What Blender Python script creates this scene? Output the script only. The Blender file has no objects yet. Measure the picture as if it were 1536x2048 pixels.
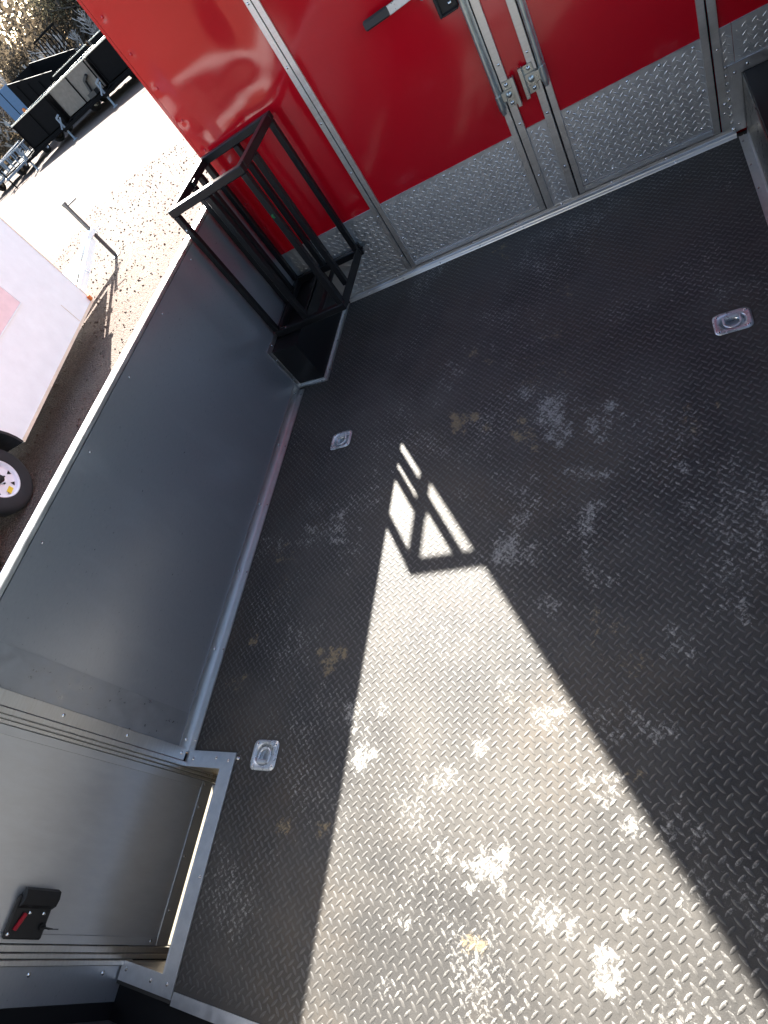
import bpy, bmesh, math, random
import numpy as np
from mathutils import Vector, Matrix, noise as mnoise

S = bpy.context.scene
COL = S.collection
R = math.radians
rng = random.Random(7)

# ------------------------------------------------------------------ camera, sky, sun, exposure
cam = bpy.data.cameras.new('camera')
cam.sensor_fit = 'VERTICAL'
cam.sensor_height = 24.0
cam.lens = 24.0 * 1173.2 / 2048
cam.clip_start = 0.02
cam.clip_end = 600
cam_o = bpy.data.objects.new('camera', cam)
COL.objects.link(cam_o)
cam_o.location = (1.8486, -2.716, 1.55)
cam_o.rotation_euler = (0.649, 0.5415, 0.1764)
S.camera = cam_o

SUN_EL = R(31.9)
SUN_AZ = math.atan2(-0.529, 0.848)          # clockwise from +Y, where the sun stands
W = bpy.data.worlds.new('World')
S.world = W
W.use_nodes = True
wn = W.node_tree
sky = wn.nodes.new('ShaderNodeTexSky')
sky.sky_type = 'NISHITA'
sky.sun_disc = False
sky.sun_elevation = SUN_EL
sky.sun_rotation = SUN_AZ
sky.air_density = 1.0
sky.dust_density = 1.5
wn.links.new(sky.outputs[0], wn.nodes['Background'].inputs[0])
wn.nodes['Background'].inputs[1].default_value = 0.062

sl = bpy.data.lights.new('sun', 'SUN')
sl.energy = 4.5
sl.angle = R(0.6)
sl.color = (1.0, 0.95, 0.87)
sun_o = bpy.data.objects.new('sun', sl)
COL.objects.link(sun_o)
sd = Vector((math.sin(SUN_AZ) * math.cos(SUN_EL), math.cos(SUN_AZ) * math.cos(SUN_EL), math.sin(SUN_EL)))
sun_o.rotation_euler = sd.to_track_quat('Z', 'Y').to_euler()
sun_o.location = (-6, 9, 8)

S.view_settings.view_transform = 'Standard'
S.view_settings.look = 'None'
S.view_settings.gamma = 1
S.view_settings.use_curve_mapping = False
S.view_settings.exposure = 3.1

# ------------------------------------------------------------------ helpers
def tag(o, label=None, cat=None, group=None, kind=None):
    if label: o['label'] = label
    if cat: o['category'] = cat
    if group: o['group'] = group
    if kind: o['kind'] = kind
    return o

def empty(name, loc=(0, 0, 0), rz=0.0):
    o = bpy.data.objects.new(name, None)
    COL.objects.link(o)
    o.location = loc
    o.rotation_euler = (0, 0, rz)
    o.empty_display_size = 0.1
    return o

class MB:
    """collects pieces of one mesh"""
    def __init__(self):
        self.v = []; self.f = []; self.sm = []
    def add(self, vs, fs, smooth=False):
        b = len(self.v)
        self.v += [tuple(p) for p in vs]
        self.f += [tuple(i + b for i in q) for q in fs]
        self.sm += [smooth] * len(fs)
        return self
    def box(self, x0, x1, y0, y1, z0, z1):
        vs = [(x0, y0, z0), (x1, y0, z0), (x1, y1, z0), (x0, y1, z0), (x0, y0, z1), (x1, y0, z1), (x1, y1, z1), (x0, y1, z1)]
        fs = [(0, 3, 2, 1), (4, 5, 6, 7), (0, 1, 5, 4), (1, 2, 6, 5), (2, 3, 7, 6), (3, 0, 4, 7)]
        return self.add(vs, fs)
    def bbox(self, x0, x1, y0, y1, z0, z1, b=0.002):
        """box with bevelled edges"""
        bm = bmesh.new()
        bmesh.ops.create_cube(bm, size=1)
        for v in bm.verts:
            v.co = ((x0 + x1) / 2 + v.co.x * (x1 - x0), (y0 + y1) / 2 + v.co.y * (y1 - y0), (z0 + z1) / 2 + v.co.z * (z1 - z0))
        bmesh.ops.bevel(bm, geom=bm.edges[:], offset=b, segments=1, affect='EDGES')
        bm.verts.index_update()
        self.add([v.co[:] for v in bm.verts], [[v.index for v in f.verts] for f in bm.faces])
        bm.free()
        return self
    def obox(self, p, q, w, h, up=(0, 0, 1), b=0.0):
        """square bar from p to q, w across, h along up"""
        p = Vector(p); q = Vector(q); d = (q - p)
        L = d.length; d.normalize()
        u = Vector(up); s = d.cross(u)
        if s.length < 1e-4: s = d.cross(Vector((1, 0, 0)))
        s.normalize(); u = s.cross(d).normalized()
        t = MB()
        if b > 0: t.bbox(0, L, -w / 2, w / 2, -h / 2, h / 2, b)
        else: t.box(0, L, -w / 2, w / 2, -h / 2, h / 2)
        self.add([p + d * x - s * y + u * z for x, y, z in t.v], t.f)
        return self
    def cyl(self, p, q, r, n=12, r2=None, caps=True, smooth=True):
        p = Vector(p); q = Vector(q); d = (q - p).normalized()
        a = d.orthogonal().normalized(); c = d.cross(a)
        r2 = r if r2 is None else r2
        vs = []
        for i in range(n):
            t = 2 * math.pi * i / n; e = a * math.cos(t) + c * math.sin(t)
            vs += [p + e * r, q + e * r2]
        fs = [(2 * i, 2 * ((i + 1) % n), 2 * ((i + 1) % n) + 1, 2 * i + 1) for i in range(n)]
        self.add(vs, fs, smooth)
        if caps:
            self.add([vs[2 * i] for i in range(n)], [tuple(range(n))[::-1]])
            self.add([vs[2 * i + 1] for i in range(n)], [tuple(range(n))])
        return self
    def tube(self, pts, r, n=8, smooth=True):
        for a, b in zip(pts[:-1], pts[1:]): self.cyl(a, b, r, n, smooth=smooth)
        return self
    def dome(self, c, nrm, r, h, n=8):
        c = Vector(c); d = Vector(nrm).normalized(); a = d.orthogonal().normalized(); e = d.cross(a)
        vs = [c + (a * math.cos(2 * math.pi * i / n) + e * math.sin(2 * math.pi * i / n)) * r for i in range(n)]
        vs += [c + d * h * .75 + (a * math.cos(2 * math.pi * i / n) + e * math.sin(2 * math.pi * i / n)) * r * .62 for i in range(n)]
        vs.append(c + d * h)
        fs = [(i, (i + 1) % n, n + (i + 1) % n, n + i) for i in range(n)] + [(n + i, n + (i + 1) % n, 2 * n) for i in range(n)]
        return self.add(vs, fs, True)
    def torus(self, c, nrm, R_, r, n=24, m=8, squash=1.0, a0=0, a1=2 * math.pi, ux=None):
        c = Vector(c); d = Vector(nrm).normalized()
        a = Vector(ux).normalized() if ux else d.orthogonal().normalized(); e = d.cross(a)
        full = abs(a1 - a0 - 2 * math.pi) < 1e-6
        k = n if full else n + 1
        vs = []
        for i in range(k):
            t = a0 + (a1 - a0) * i / n
            o = a * math.cos(t) + e * math.sin(t) * squash
            for j in range(m):
                s = 2 * math.pi * j / m
                vs.append(c + o * R_ + o.normalized() * math.cos(s) * r + d * math.sin(s) * r)
        fs = []
        for i in range(n):
            i2 = (i + 1) % k
            for j in range(m):
                j2 = (j + 1) % m
                fs.append((i * m + j, i2 * m + j, i2 * m + j2, i * m + j2))
        return self.add(vs, fs, True)
    def lathe(self, c, ax, prof, n=32, smooth=True):
        """prof: list of (radius, along)"""
        c = Vector(c); d = Vector(ax).normalized(); a = d.orthogonal().normalized(); e = d.cross(a)
        vs = []
        for r, h in prof:
            for i in range(n):
                t = 2 * math.pi * i / n
                vs.append(c + d * h + (a * math.cos(t) + e * math.sin(t)) * r)
        fs = []
        for k in range(len(prof) - 1):
            for i in range(n):
                i2 = (i + 1) % n
                fs.append((k * n + i, k * n + i2, (k + 1) * n + i2, (k + 1) * n + i))
        return self.add(vs, fs, smooth)
    def prism(self, poly, axis, a0, a1):
        """poly = 2-D outline in the other two axes (cyclic order), extruded along axis"""
        n = len(poly)
        def P(u, v, t):
            return {0: (t, u, v), 1: (u, t, v), 2: (u, v, t)}[axis]
        vs = [P(u, v, a0) for u, v in poly] + [P(u, v, a1) for u, v in poly]
        fs = [tuple(range(n))[::-1], tuple(range(n, 2 * n))] + [(i, (i + 1) % n, n + (i + 1) % n, n + i) for i in range(n)]
        return self.add(vs, fs)
    def build(self, name, mat, parent=None, kind=None, loc=None, fix=True):
        me = bpy.data.meshes.new(name)
        me.from_pydata([tuple(p) for p in self.v], [], self.f)
        if any(self.sm): me.polygons.foreach_set('use_smooth', self.sm)
        if fix:
            bm = bmesh.new(); bm.from_mesh(me)
            bmesh.ops.recalc_face_normals(bm, faces=bm.faces[:]); bm.to_mesh(me); bm.free()
        if isinstance(mat, (list, tuple)):
            for m in mat: me.materials.append(m)
        else: me.materials.append(mat)
        me.update()
        o = bpy.data.objects.new(name, me)
        COL.objects.link(o)
        if parent: o.parent = parent
        if kind: o['kind'] = kind
        if loc: o.location = loc
        return o

def copy_tree(o, parent=None):
    c = o.copy(); COL.objects.link(c); c.parent = parent
    for ch in list(o.children): copy_tree(ch, c)
    return c

# ------------------------------------------------------------------ materials
class NT:
    def __init__(self, name):
        self.m = bpy.data.materials.new(name)
        self.m.use_nodes = True
        self.t = self.m.node_tree
        self.b = self.t.nodes['Principled BSDF']
    def n(self, typ, **kw):
        o = self.t.nodes.new(typ)
        for k, v in kw.items():
            if k.startswith('i_'):
                k = k[2:]
                k = int(k) if k.isdigit() else k.replace('_', ' ')
                o.inputs[k].default_value = v
            else: setattr(o, k, v)
        return o
    def l(self, a, b): self.t.links.new(a, b)
    def coord(self, scale=(1, 1, 1), rot=(0, 0, 0), src='Object'):
        c = self.n('ShaderNodeTexCoord'); m = self.n('ShaderNodeMapping')
        m.inputs['Scale'].default_value = scale; m.inputs['Rotation'].default_value = rot
        self.l(c.outputs[src], m.inputs['Vector'])
        return m.outputs[0]
    def noise(self, vec, scale, detail=4, rough=.6, dist=0):
        o = self.n('ShaderNodeTexNoise'); self.l(vec, o.inputs['Vector'])
        o.inputs['Scale'].default_value = scale; o.inputs['Detail'].default_value = detail
        o.inputs['Roughness'].default_value = rough; o.inputs['Distortion'].default_value = dist
        return o.outputs['Fac']
    def ramp(self, fac, stops):
        r = self.n('ShaderNodeValToRGB'); e = r.color_ramp.elements
        while len(e) < len(stops): e.new(.5)
        for k, (p, c) in enumerate(stops):
            e[k].position = p; e[k].color = (c, c, c, 1) if isinstance(c, (int, float)) else (*c, 1)
        self.l(fac, r.inputs['Fac'])
        return r.outputs['Color']
    def rng(self, fac, a, b, c, d):
        r = self.n('ShaderNodeMapRange'); self.l(fac, r.inputs[0])
        for i, v in enumerate((a, b, c, d)): r.inputs[i + 1].default_value = v
        return r.outputs[0]
    def math(self, op, a, b=None, c=None, clamp=False):
        r = self.n('ShaderNodeMath', operation=op, use_clamp=clamp)
        for i, v in enumerate((a, b, c)):
            if v is None: continue
            if isinstance(v, (int, float)): r.inputs[i].default_value = v
            else: self.l(v, r.inputs[i])
        return r.outputs[0]
    def mix(self, fac, a, b):
        r = self.n('ShaderNodeMix', data_type='RGBA')
        if isinstance(fac, (int, float)): r.inputs['Factor'].default_value = fac
        else: self.l(fac, r.inputs['Factor'])
        for k, v in (('A', a), ('B', b)):
            s = [i for i in r.inputs if i.name == k and i.type == 'RGBA'][0]
            if isinstance(v, tuple): s.default_value = (*v, 1)
            else: self.l(v, s)
        return [o for o in r.outputs if o.type == 'RGBA'][0]
    def bump(self, h, strength=.3, dist=.01, normal=None):
        b = self.n('ShaderNodeBump'); self.l(h, b.inputs['Height'])
        b.inputs['Strength'].default_value = strength; b.inputs['Distance'].default_value = dist
        if normal is not None: self.l(normal, b.inputs['Normal'])
        return b.outputs[0]
    def set(self, **kw):
        for k, v in kw.items():
            s = self.b.inputs[k.replace('_', ' ')]
            if isinstance(v, (int, float)): s.default_value = v
            elif isinstance(v, tuple): s.default_value = (*v, 1) if len(v) == 3 else v
            else: self.l(v, s)
        return self

def metal(name, col, rough=.35, metallic=1.0, grain=(3, 3, 3), var=.12, dirt=.0, bump=.0):
    t = NT(name)
    v = t.coord(grain)
    n1 = t.noise(v, 9, 5, .65)
    n2 = t.noise(t.coord((1, 1, 1)), 3.5, 4, .6)
    f = t.rng(n1, .3, .7, 1 - var, 1 + var)
    c = t.n('ShaderNodeVectorMath', operation='SCALE'); c.inputs[0].default_value = col; t.l(f, c.inputs['Scale'])
    cc = c.outputs[0]
    if dirt: cc = t.mix(t.rng(n2, .5, .75, 0, dirt), cc, (.16, .13, .095))
    t.set(Base_Color=cc, Metallic=metallic, Roughness=t.rng(n1, .3, .7, max(.02, rough - .08), rough + .1))
    if bump: t.set(Normal=t.bump(n1, bump, .002))
    return t.m

def paint(name, col, rough=.4, var=.08, spec=.5, coat=0.0, bump=0.0, scale=6):
    t = NT(name)
    n1 = t.noise(t.coord(), scale, 5, .6)
    f = t.rng(n1, .3, .7, 1 - var, 1 + var)
    c = t.n('ShaderNodeVectorMath', operation='SCALE'); c.inputs[0].default_value = col; t.l(f, c.inputs['Scale'])
    t.set(Base_Color=c.outputs[0], Roughness=t.rng(n1, .3, .7, max(.02, rough - .05), rough + .06), Coat_Weight=coat, Coat_Roughness=.05)
    t.b.inputs['Specular IOR Level'].default_value = spec
    if bump: t.set(Normal=t.bump(t.noise(t.coord(), 90, 3), bump, .002))
    return t.m

M = {}
M['alu'] = metal('brushed_aluminium', (.74, .74, .725), .40, grain=(1.5, 1.5, 14), var=.08)
M['alu_h'] = metal('mill_aluminium', (.72, .73, .74), .40, grain=(4, 4, 4), var=.08, dirt=.25)
M['alu_plate'] = metal('bright_tread_plate', (.76, .765, .755), .36, metallic=.82, var=.04, dirt=.0, bump=.02)
M['zinc'] = metal('zinc_plated_steel', (.66, .69, .71), .28, .62, var=.12)
M['steel'] = metal('plated_bracket_steel', (.64, .66, .61), .33, .9, var=.06)
M['screw'] = metal('screw_steel', (.75, .75, .74), .2)
M['black'] = paint('black_powder_coat', (.009, .009, .010), .36, .08, .35)
M['matte'] = paint('black_plastic', (.014, .014, .015), .45, .2)
M['rubber'] = paint('dark_rubber', (.016, .016, .017), .7, .2, .3)
M['gasket'] = paint('black_gasket', (.008, .008, .009), .6, .1, .3)
M['greyvinyl'] = paint('dark_grip_vinyl', (.045, .045, .048), .5, .1)

def m_red():
    t = NT('red_gloss_sheet')
    v = t.coord()
    n = t.noise(v, 1.7, 2, .5)
    c = t.mix(t.noise(v, 40, 3), (.56, .004, .013), (.60, .006, .017))
    t.set(Base_Color=c, Roughness=.09, Coat_Weight=.0, Normal=t.bump(n, .25, .02))
    t.b.inputs['Specular IOR Level'].default_value = .6
    return t.m
M['red'] = m_red()

def m_wall():
    t = NT('charcoal_skin')
    v = t.coord((1, 1, 1))
    lo = t.noise(v, 2.2, 3, .5)
    hi = t.noise(t.coord((1, 3, 12)), 14, 4, .7)
    c = t.mix(t.rng(hi, .35, .7, 0, 1), (.46, .485, .52), (.50, .52, .55))
    smear = t.rng(t.noise(t.coord((1, 2.6, .9), (.6, 0, 0)), 2.6, 4, .6, .4), .55, .74, 0, .5)
    c = t.mix(smear, c, (.55, .57, .60))
    scr = t.rng(t.noise(t.coord((1, 30, 1.2), (.45, 0, 0)), 3, 3, .5), .70, .76, 0, .35)
    c = t.mix(scr, c, (.62, .63, .65))
    t.set(Base_Color=c, Metallic=.72, Roughness=t.math('ADD', t.rng(hi, .3, .7, .27, .35), t.math('MULTIPLY', smear, .15)), Normal=t.bump(lo, .25, .02))
    return t.m
M['wall'] = m_wall()

# ------------------------------------------------------------------ dust on the floor (chalky scuffs and tan mud, each where it lies)
BL = np.array([(1.32,-1.22,0.131,0.066,1.7,0.9,0),(1.37,-1.32,0.069,0.042,1.76,0.9,0),(1.25,-1.32,0.06,0.038,1.85,0.7,1),(1,-1.15,0.056,0.036,2.43,1,1),(0.97,-1.18,0.041,0.026,2.42,1,1),(1.52,-1.35,0.062,0.047,2.31,0.7,0),(1.43,-1.25,0.072,0.032,2.73,0.5,0),(1.26,-1.59,0.066,0.049,1.93,0.65,0),(1.22,-1.74,0.071,0.046,1.76,0.85,0),(1.26,-1.8,0.062,0.043,2.83,0.95,0),(1.44,-1.53,0.08,0.038,2.83,0.6,0),(1.44,-1.69,0.06,0.05,2.42,0.65,0),(1.47,-1.9,0.06,0.044,1.64,0.6,0),(1.4,-1.74,0.054,0.044,1.89,0.4,0),(1.73,-1.58,0.026,0.022,2.04,1,0),(1.8,-1.59,0.056,0.034,2.81,0.55,0),(1.84,-1.81,0.033,0.03,2.84,0.6,0),(1.83,-1.79,0.06,0.045,1.49,0.4,0),(1.91,-1.76,0.027,0.02,1.45,0.8,0),(1.47,-2.04,0.071,0.021,1.54,0.6,1),(1.54,-2.13,0.072,0.053,3.11,0.35,1),(1.68,-2.11,0.039,0.033,1.33,0.65,0),(1.77,-2.03,0.048,0.029,3.07,0.6,0),(1.34,-1.99,0.051,0.038,2.93,0.6,0),(1.77,-1.43,0.055,0.037,2.66,0.5,1),(0.58,-2.11,0.053,0.031,2.94,1,1),(0.61,-2.08,0.032,0.023,2.69,0.9,1),(0.56,-2.14,0.027,0.02,2.22,0.8,1),(0.18,-2.03,0.026,0.017,2.73,1,1),(0.18,-2.21,0.056,0.037,2.73,0.5,1),(0.53,-2.64,0.031,0.018,3.12,0.8,1),(0.68,-2.63,0.032,0.02,3.14,0.6,1),(0.26,-1.6,0.168,0.033,2.96,0.55,0),(0.39,-1.57,0.109,0.032,2.92,0.75,0),(0.48,-1.55,0.095,0.049,2.79,0.8,0),(0.56,-1.68,0.102,0.061,2.74,0.45,0),(0.2,-1.66,0.09,0.04,2.86,0.5,1),(0.25,-1.81,0.072,0.041,2.79,0.4,1),(0.7,-2.3,0.052,0.042,2.52,0.75,0),(0.78,-2.4,0.051,0.038,1.99,1,0),(0.8,-2.28,0.051,0.021,3.11,0.5,0),(1.02,-2.12,0.074,0.063,2.24,0.4,0),(0.9,-2.01,0.099,0.079,2.54,0.3,0),(1.04,-2.46,0.06,0.031,-3.1,0.75,0),(1.07,-2.45,0.045,0.015,-3.09,0.6,0),(1.15,-2.37,0.041,0.018,-3.12,0.8,0),(1.33,-2.31,0.052,0.038,-3.12,0.75,0),(1.37,-2.29,0.031,0.025,-3.1,0.8,0),(1.24,-2.23,0.043,0.041,2.72,0.5,0),(1.2,-2.67,0.044,0.028,-2.97,1,0),(1.23,-2.63,0.036,0.025,1.55,1,0),(1.09,-2.65,0.025,0.013,-3.02,1,0),(1.15,-2.66,0.033,0.013,-3.01,0.95,0),(1.05,-2.63,0.02,0.011,1.69,0.9,0),(0.97,-2.8,0.026,0.01,-2.99,1,0),(0.94,-2.8,0.023,0.019,-3.01,0.6,0),(1.16,-2.82,0.035,0.026,-2.86,0.75,1),(1.32,-2.73,0.046,0.036,-2.76,0.6,0),(1.35,-2.72,0.037,0.028,1.35,0.95,0),(1.39,-2.74,0.027,0.022,-2.58,0.95,0),(1.45,-2.8,0.034,0.023,1.31,1,0),(1.47,-2.81,0.031,0.023,-2.63,1,0),(1.47,-2.85,0.014,0.01,-2.63,1,0),(1.44,-2.84,0.02,0.008,-2.91,0.8,0),(1.51,-2.71,0.016,0.01,-2.84,1,0),(1.53,-2.54,0.028,0.021,-2.8,0.95,0),(1.47,-2.44,0.034,0.024,-2.98,0.8,0),(1.49,-2.47,0.028,0.024,-2.53,0.8,0),(1.56,-2.43,0.03,0.017,-3.02,0.6,1),(1.58,-2.54,0.031,0.019,-2.92,0.5,0),(1.62,-2.51,0.032,0.027,-2.4,0.5,0),(1.66,-2.55,0.049,0.035,-2.76,0.4,0),(1.64,-2.65,0.04,0.031,-2.46,0.5,0),(1.73,-2.58,0.04,0.031,-2.36,0.4,0),(1.74,-2.64,0.045,0.031,1.07,0.35,0),(1.58,-2.31,0.055,0.045,-2.91,0.5,0),(1.52,-2.32,0.054,0.05,0.9,0.45,0),(1.47,-2.31,0.037,0.035,0.82,0.4,0),(1.64,-2.51,0.03,0.019,1.32,0.3,0),(0.92,-0.87,0.058,0.034,2.39,0.5,0),(0.9,-0.92,0.071,0.043,2.35,0.45,0),(1.01,-0.8,0.06,0.031,2.51,0.55,1),(1.04,-0.75,0.069,0.036,2.47,0.4,0),(1.1,-0.13,0.078,0.031,2.41,0.6,1),(1.39,-0.6,0.061,0.031,2.41,0.5,1),(1.44,-0.67,0.034,0.019,2.32,0.5,1),(1.35,-0.83,0.035,0.022,2.2,0.5,1),(1.27,-0.85,0.064,0.04,2.23,0.3,0),(0.82,-0.99,0.075,0.046,2.34,0.3,0),(1.12,-1.04,0.05,0.032,2.12,0.3,0),(1.86,-0.78,0.037,0.022,2.29,0.35,1),(1.89,-0.61,0.039,0.023,2.22,0.2,1),(1.67,-1.2,0.063,0.025,2.71,0.25,0),(1.85,-1.38,0.01,0.008,1.75,1,1),(1.58,-0.81,0.106,0.066,2.25,0.2,0),(0.35,-1.43,0.169,0.035,2.91,0.4,0),(0.64,-1.36,0.066,0.033,2.75,0.5,0),(0.84,-1.26,0.104,0.066,2.5,0.4,0),(0.56,-1.47,0.079,0.036,2.81,0.5,0),(1.08,-1.6,0.09,0.067,2.16,0.3,0),(1.16,-1.49,0.096,0.06,2.7,0.35,0),(1.37,-1.64,0.039,0.03,1.92,0.4,0),(0.97,-2.94,0.054,0.045,-2.88,0.4,0),(1,-2.52,0.09,0.072,3.12,0.25,0),(1.65,-1.92,0.074,0.071,2.05,0.2,0),(1.43,-0.96,0.268,0.137,2.56,0.22,1),(1.63,-1.78,0.102,0.064,2.9,0.15,0),(1.3,-1.09,0.13,0.085,2.37,0.3,1),(0.49,-1.98,0.186,0.108,2.88,0.12,0),(1.28,-2.52,0.099,0.065,-3.01,0.2,0),(1.34,-2.87,0.064,0.032,-2.88,0.3,0),(1.46,-1.82,0.042,0.035,1.82,0.5,0)], float)
SUB = []
_r = random.Random(41)
for bx, by, s0, s1, an, a, k in BL:
    c, s = math.cos(an), math.sin(an)
    for q in range(10):              # each scuff is a loose cluster of smaller ones
        u = _r.gauss(0, .62) * s0; v = _r.gauss(0, .62) * s1; f = _r.uniform(.18, .6)
        SUB.append((bx + u * c - v * s, by + u * s + v * c, s0 * f, s1 * f * 1.1, an + _r.gauss(0, .5), a * _r.uniform(.7, 1.35), k))
    SUB.append((bx, by, s0 * .95, s1 * .95, an, a * .72, k))
def dust(x, y):
    w = np.zeros_like(x); t = np.zeros_like(x)
    for bx, by, s0, s1, an, a, k in SUB:
        R3 = 2.6 * max(s0, s1)
        m = (np.abs(x - bx) < R3) & (np.abs(y - by) < R3)
        if not m.any(): continue
        c, s = math.cos(an), math.sin(an); dx = x[m] - bx; dy = y[m] - by
        u = (dx * c + dy * s) / s0; v = (-dx * s + dy * c) / s1
        g = min(1.15, a) * np.exp(-(u * u + v * v) * 1.1)
        if k: t[m] = np.maximum(t[m], g)
        else: w[m] = np.maximum(w[m], g)
    return np.clip(w, 0, 1.2), np.clip(t, 0, 1.2)

def m_floor(name, tread):
    t = NT(name)
    v = t.coord()
    aw = t.n('ShaderNodeAttribute', attribute_name='dust'); at = t.n('ShaderNodeAttribute', attribute_name='mud')
    fine = t.noise(v, 130, 6, .72, .5)
    mid = t.noise(v, 30, 5, .68, .8)
    streak = t.noise(t.coord((1, .30, 1), (0, 0, R(-38))), 34, 5, .68, 1.0)
    big = t.noise(v, 2.6, 5, .6, .3)
    grit = t.noise(v, 420, 2, .5)
    pat = t.math('ADD', t.math('MULTIPLY', fine, .66), t.math('MULTIPLY', streak, .34))
    # density against the pattern gives ragged scuffs; the raised treads catch more chalk
    k = .05 if tread else -.015
    dw = t.math('ADD', t.math('MULTIPLY', t.math('MAXIMUM', aw.outputs['Fac'], t.rng(t.noise(v, 2.1, 4, .62, .4), .48, .66, 0, .45)), .255), t.math('ADD', pat, k))
    mw = t.math('POWER', t.rng(dw, .615, .755, 0, 1), 1.2)
    dm = t.math('ADD', t.math('MULTIPLY', at.outputs['Fac'], .30), t.math('ADD', t.math('MULTIPLY', fine, .6), t.math('MULTIPLY', mid, .4)))
    mt = t.rng(dm, .63, .76, 0, .9)
    film = t.math('MULTIPLY', t.rng(big, .38, .66, .0, 1), t.rng(mid, .3, .7, .55, 1))
    base = t.mix(t.rng(grit, .3, .7, 0, 1), (.034, .033, .032), (.054, .052, .0495))
    base = t.mix(t.math('MULTIPLY', film, .50), base, (.14, .129, .114))
    brown = t.rng(t.noise(v, 1.7, 4, .6, .5), .50, .66, 0, .45)
    base = t.mix(t.math('MULTIPLY', brown, t.rng(mid, .35, .65, .4, 1)), base, (.10, .076, .052))
    if tread:                       # the raised lugs are rubbed paler, unevenly
        wear = t.rng(t.noise(v, 6, 4, .6), .38, .62, .25, .85)
        base = t.mix(wear, base, (.088, .0845, .079))
    base = t.mix(t.math('MULTIPLY', mw, t.rng(fine, .35, .65, .5, .95)), base, (.37, .36, .335))
    base = t.mix(t.math('MULTIPLY', mt, .8), base, (.31, .24, .14))
    ro = t.math('ADD', t.rng(film, 0, 1, .40 if tread else .55, .65), t.math('MULTIPLY', t.math('ADD', mw, mt), .3), clamp=True)
    t.set(Base_Color=base, Roughness=ro, Normal=t.bump(grit, .2, .0012))
    t.b.inputs['Specular IOR Level'].default_value = .5 if tread else .28
    return t.m
M['floor'] = m_floor('dusty_black_vinyl', False)
M['tread'] = m_floor('dusty_black_vinyl_tread', True)

RINGS = [(.380, -1.078, 0.0), (.380, -2.433, math.pi), (1.934, -1.045, 0.0)]
WX1, WY0, WY1 = .195, -3.052, -2.485       # step well
FX1, FY0 = 2.30, -3.11

def put_attr(me, w, t):
    for nm, a in (('dust', w), ('mud', t)):
        at = me.attributes.new(nm, 'FLOAT', 'POINT'); at.data.foreach_set('value', a.astype(np.float32))

def floor_sheet():
    gx = np.arange(0, 154) * .015; gx[-1] = FX1
    gy = FY0 + np.arange(0, 209) * .015; gy[-1] = 0.0
    X, Y = np.meshgrid(gx, gy)
    nx, ny = len(gx), len(gy)
    vs = np.stack([X.ravel(), Y.ravel(), np.zeros(X.size)], 1)
    fs = []
    for j in range(ny - 1):
        for i in range(nx - 1):
            cx = (gx[i] + gx[i + 1]) / 2; cy = (gy[j] + gy[j + 1]) / 2
            if cx < WX1 + .02 and WY0 - .02 < cy < WY1 + .02: continue
            if any(math.hypot(cx - a, cy - b) < .044 for a, b, _ in RINGS): continue
            fs.append((j * nx + i, j * nx + i + 1, (j + 1) * nx + i + 1, (j + 1) * nx + i))
    me = bpy.data.meshes.new('floor'); me.from_pydata(vs.tolist(), [], fs)
    me.materials.append(M['floor'])
    w, t = dust(vs[:, 0], vs[:, 1]); put_attr(me, w, t)
    o = bpy.data.objects.new('floor', me); COL.objects.link(o)
    return tag(o, kind='structure')

def tread_verts(L, w, h):
    out = [(-.5 * L, 0), (-.30 * L, -.36 * w), (0, -.5 * w), (.30 * L, -.36 * w), (.5 * L, 0), (.30 * L, .36 * w), (0, .5 * w), (-.30 * L, .36 * w)]
    v = [(x, y, 0) for x, y in out]
    v += [(x * .86, y * .62, h * .72) for x, y in out]          # shoulder
    v += [(-.24 * L, 0, h * .95), (0, 0, h), (.24 * L, 0, h * .95)]
    f = [(i, (i + 1) % 8, 8 + (i + 1) % 8, 8 + i) for i in range(8)]
    a, b, c = 16, 17, 18
    f += [(8, 9, a), (9, 10, b, a), (10, 11, c, b), (11, 12, c), (12, 13, c), (13, 14, b, c), (14, 15, a, b), (15, 8, a)]
    return np.array(v, float), f

def tread_field(cent, angs, L, w, h):
    v0, f0 = tread_verts(L, w, h)
    n = len(cent); k = len(v0)
    c = np.cos(angs)[:, None]; s = np.sin(angs)[:, None]
    x = v0[None, :, 0] * c - v0[None, :, 1] * s + cent[:, 0:1]
    y = v0[None, :, 0] * s + v0[None, :, 1] * c + cent[:, 1:2]
    z = np.repeat(v0[None, :, 2], n, 0)
    V = np.stack([x, y, z], 2).reshape(-1, 3)
    F = [tuple(i + b * k for i in q) for b in range(n) for q in f0]
    return V, F

def floor_treads(parent):
    P = .030
    cs = []; an = []
    for j in range(int(3.11 / P) + 1):
        for i in range(int(2.3 / P) + 1):
            for q, (ox, oy, a) in enumerate(((.006, .016, -R(46)), (.021, .031, R(46)))):
                x = i * P + ox; y = -j * P - oy
                if x < .04 or x > 2.285 or y > -.03 or y < -3.07: continue
                if x < .255 and -3.105 < y < -2.43: continue
                if x < .2 and y > -.63: continue
                if x > 2.095 and y > -.7: continue
                if any(abs(x - a_) < .062 and abs(y - b_) < .056 for a_, b_, _ in RINGS): continue
                cs.append((x, y)); an.append(a)
    V, F = tread_field(np.array(cs), np.array(an), .0265, .0080, .00115)
    me = bpy.data.meshes.new('tread'); me.from_pydata(V.tolist(), [], F)
    me.polygons.foreach_set('use_smooth', [True] * len(F))
    me.materials.append(M['tread'])
    w, t = dust(V[:, 0], V[:, 1]); put_attr(me, w, t)
    o = bpy.data.objects.new('tread', me); COL.objects.link(o); o.parent = parent
    o['kind'] = 'stuff'
floor = floor_sheet()
floor_treads(floor)
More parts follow.
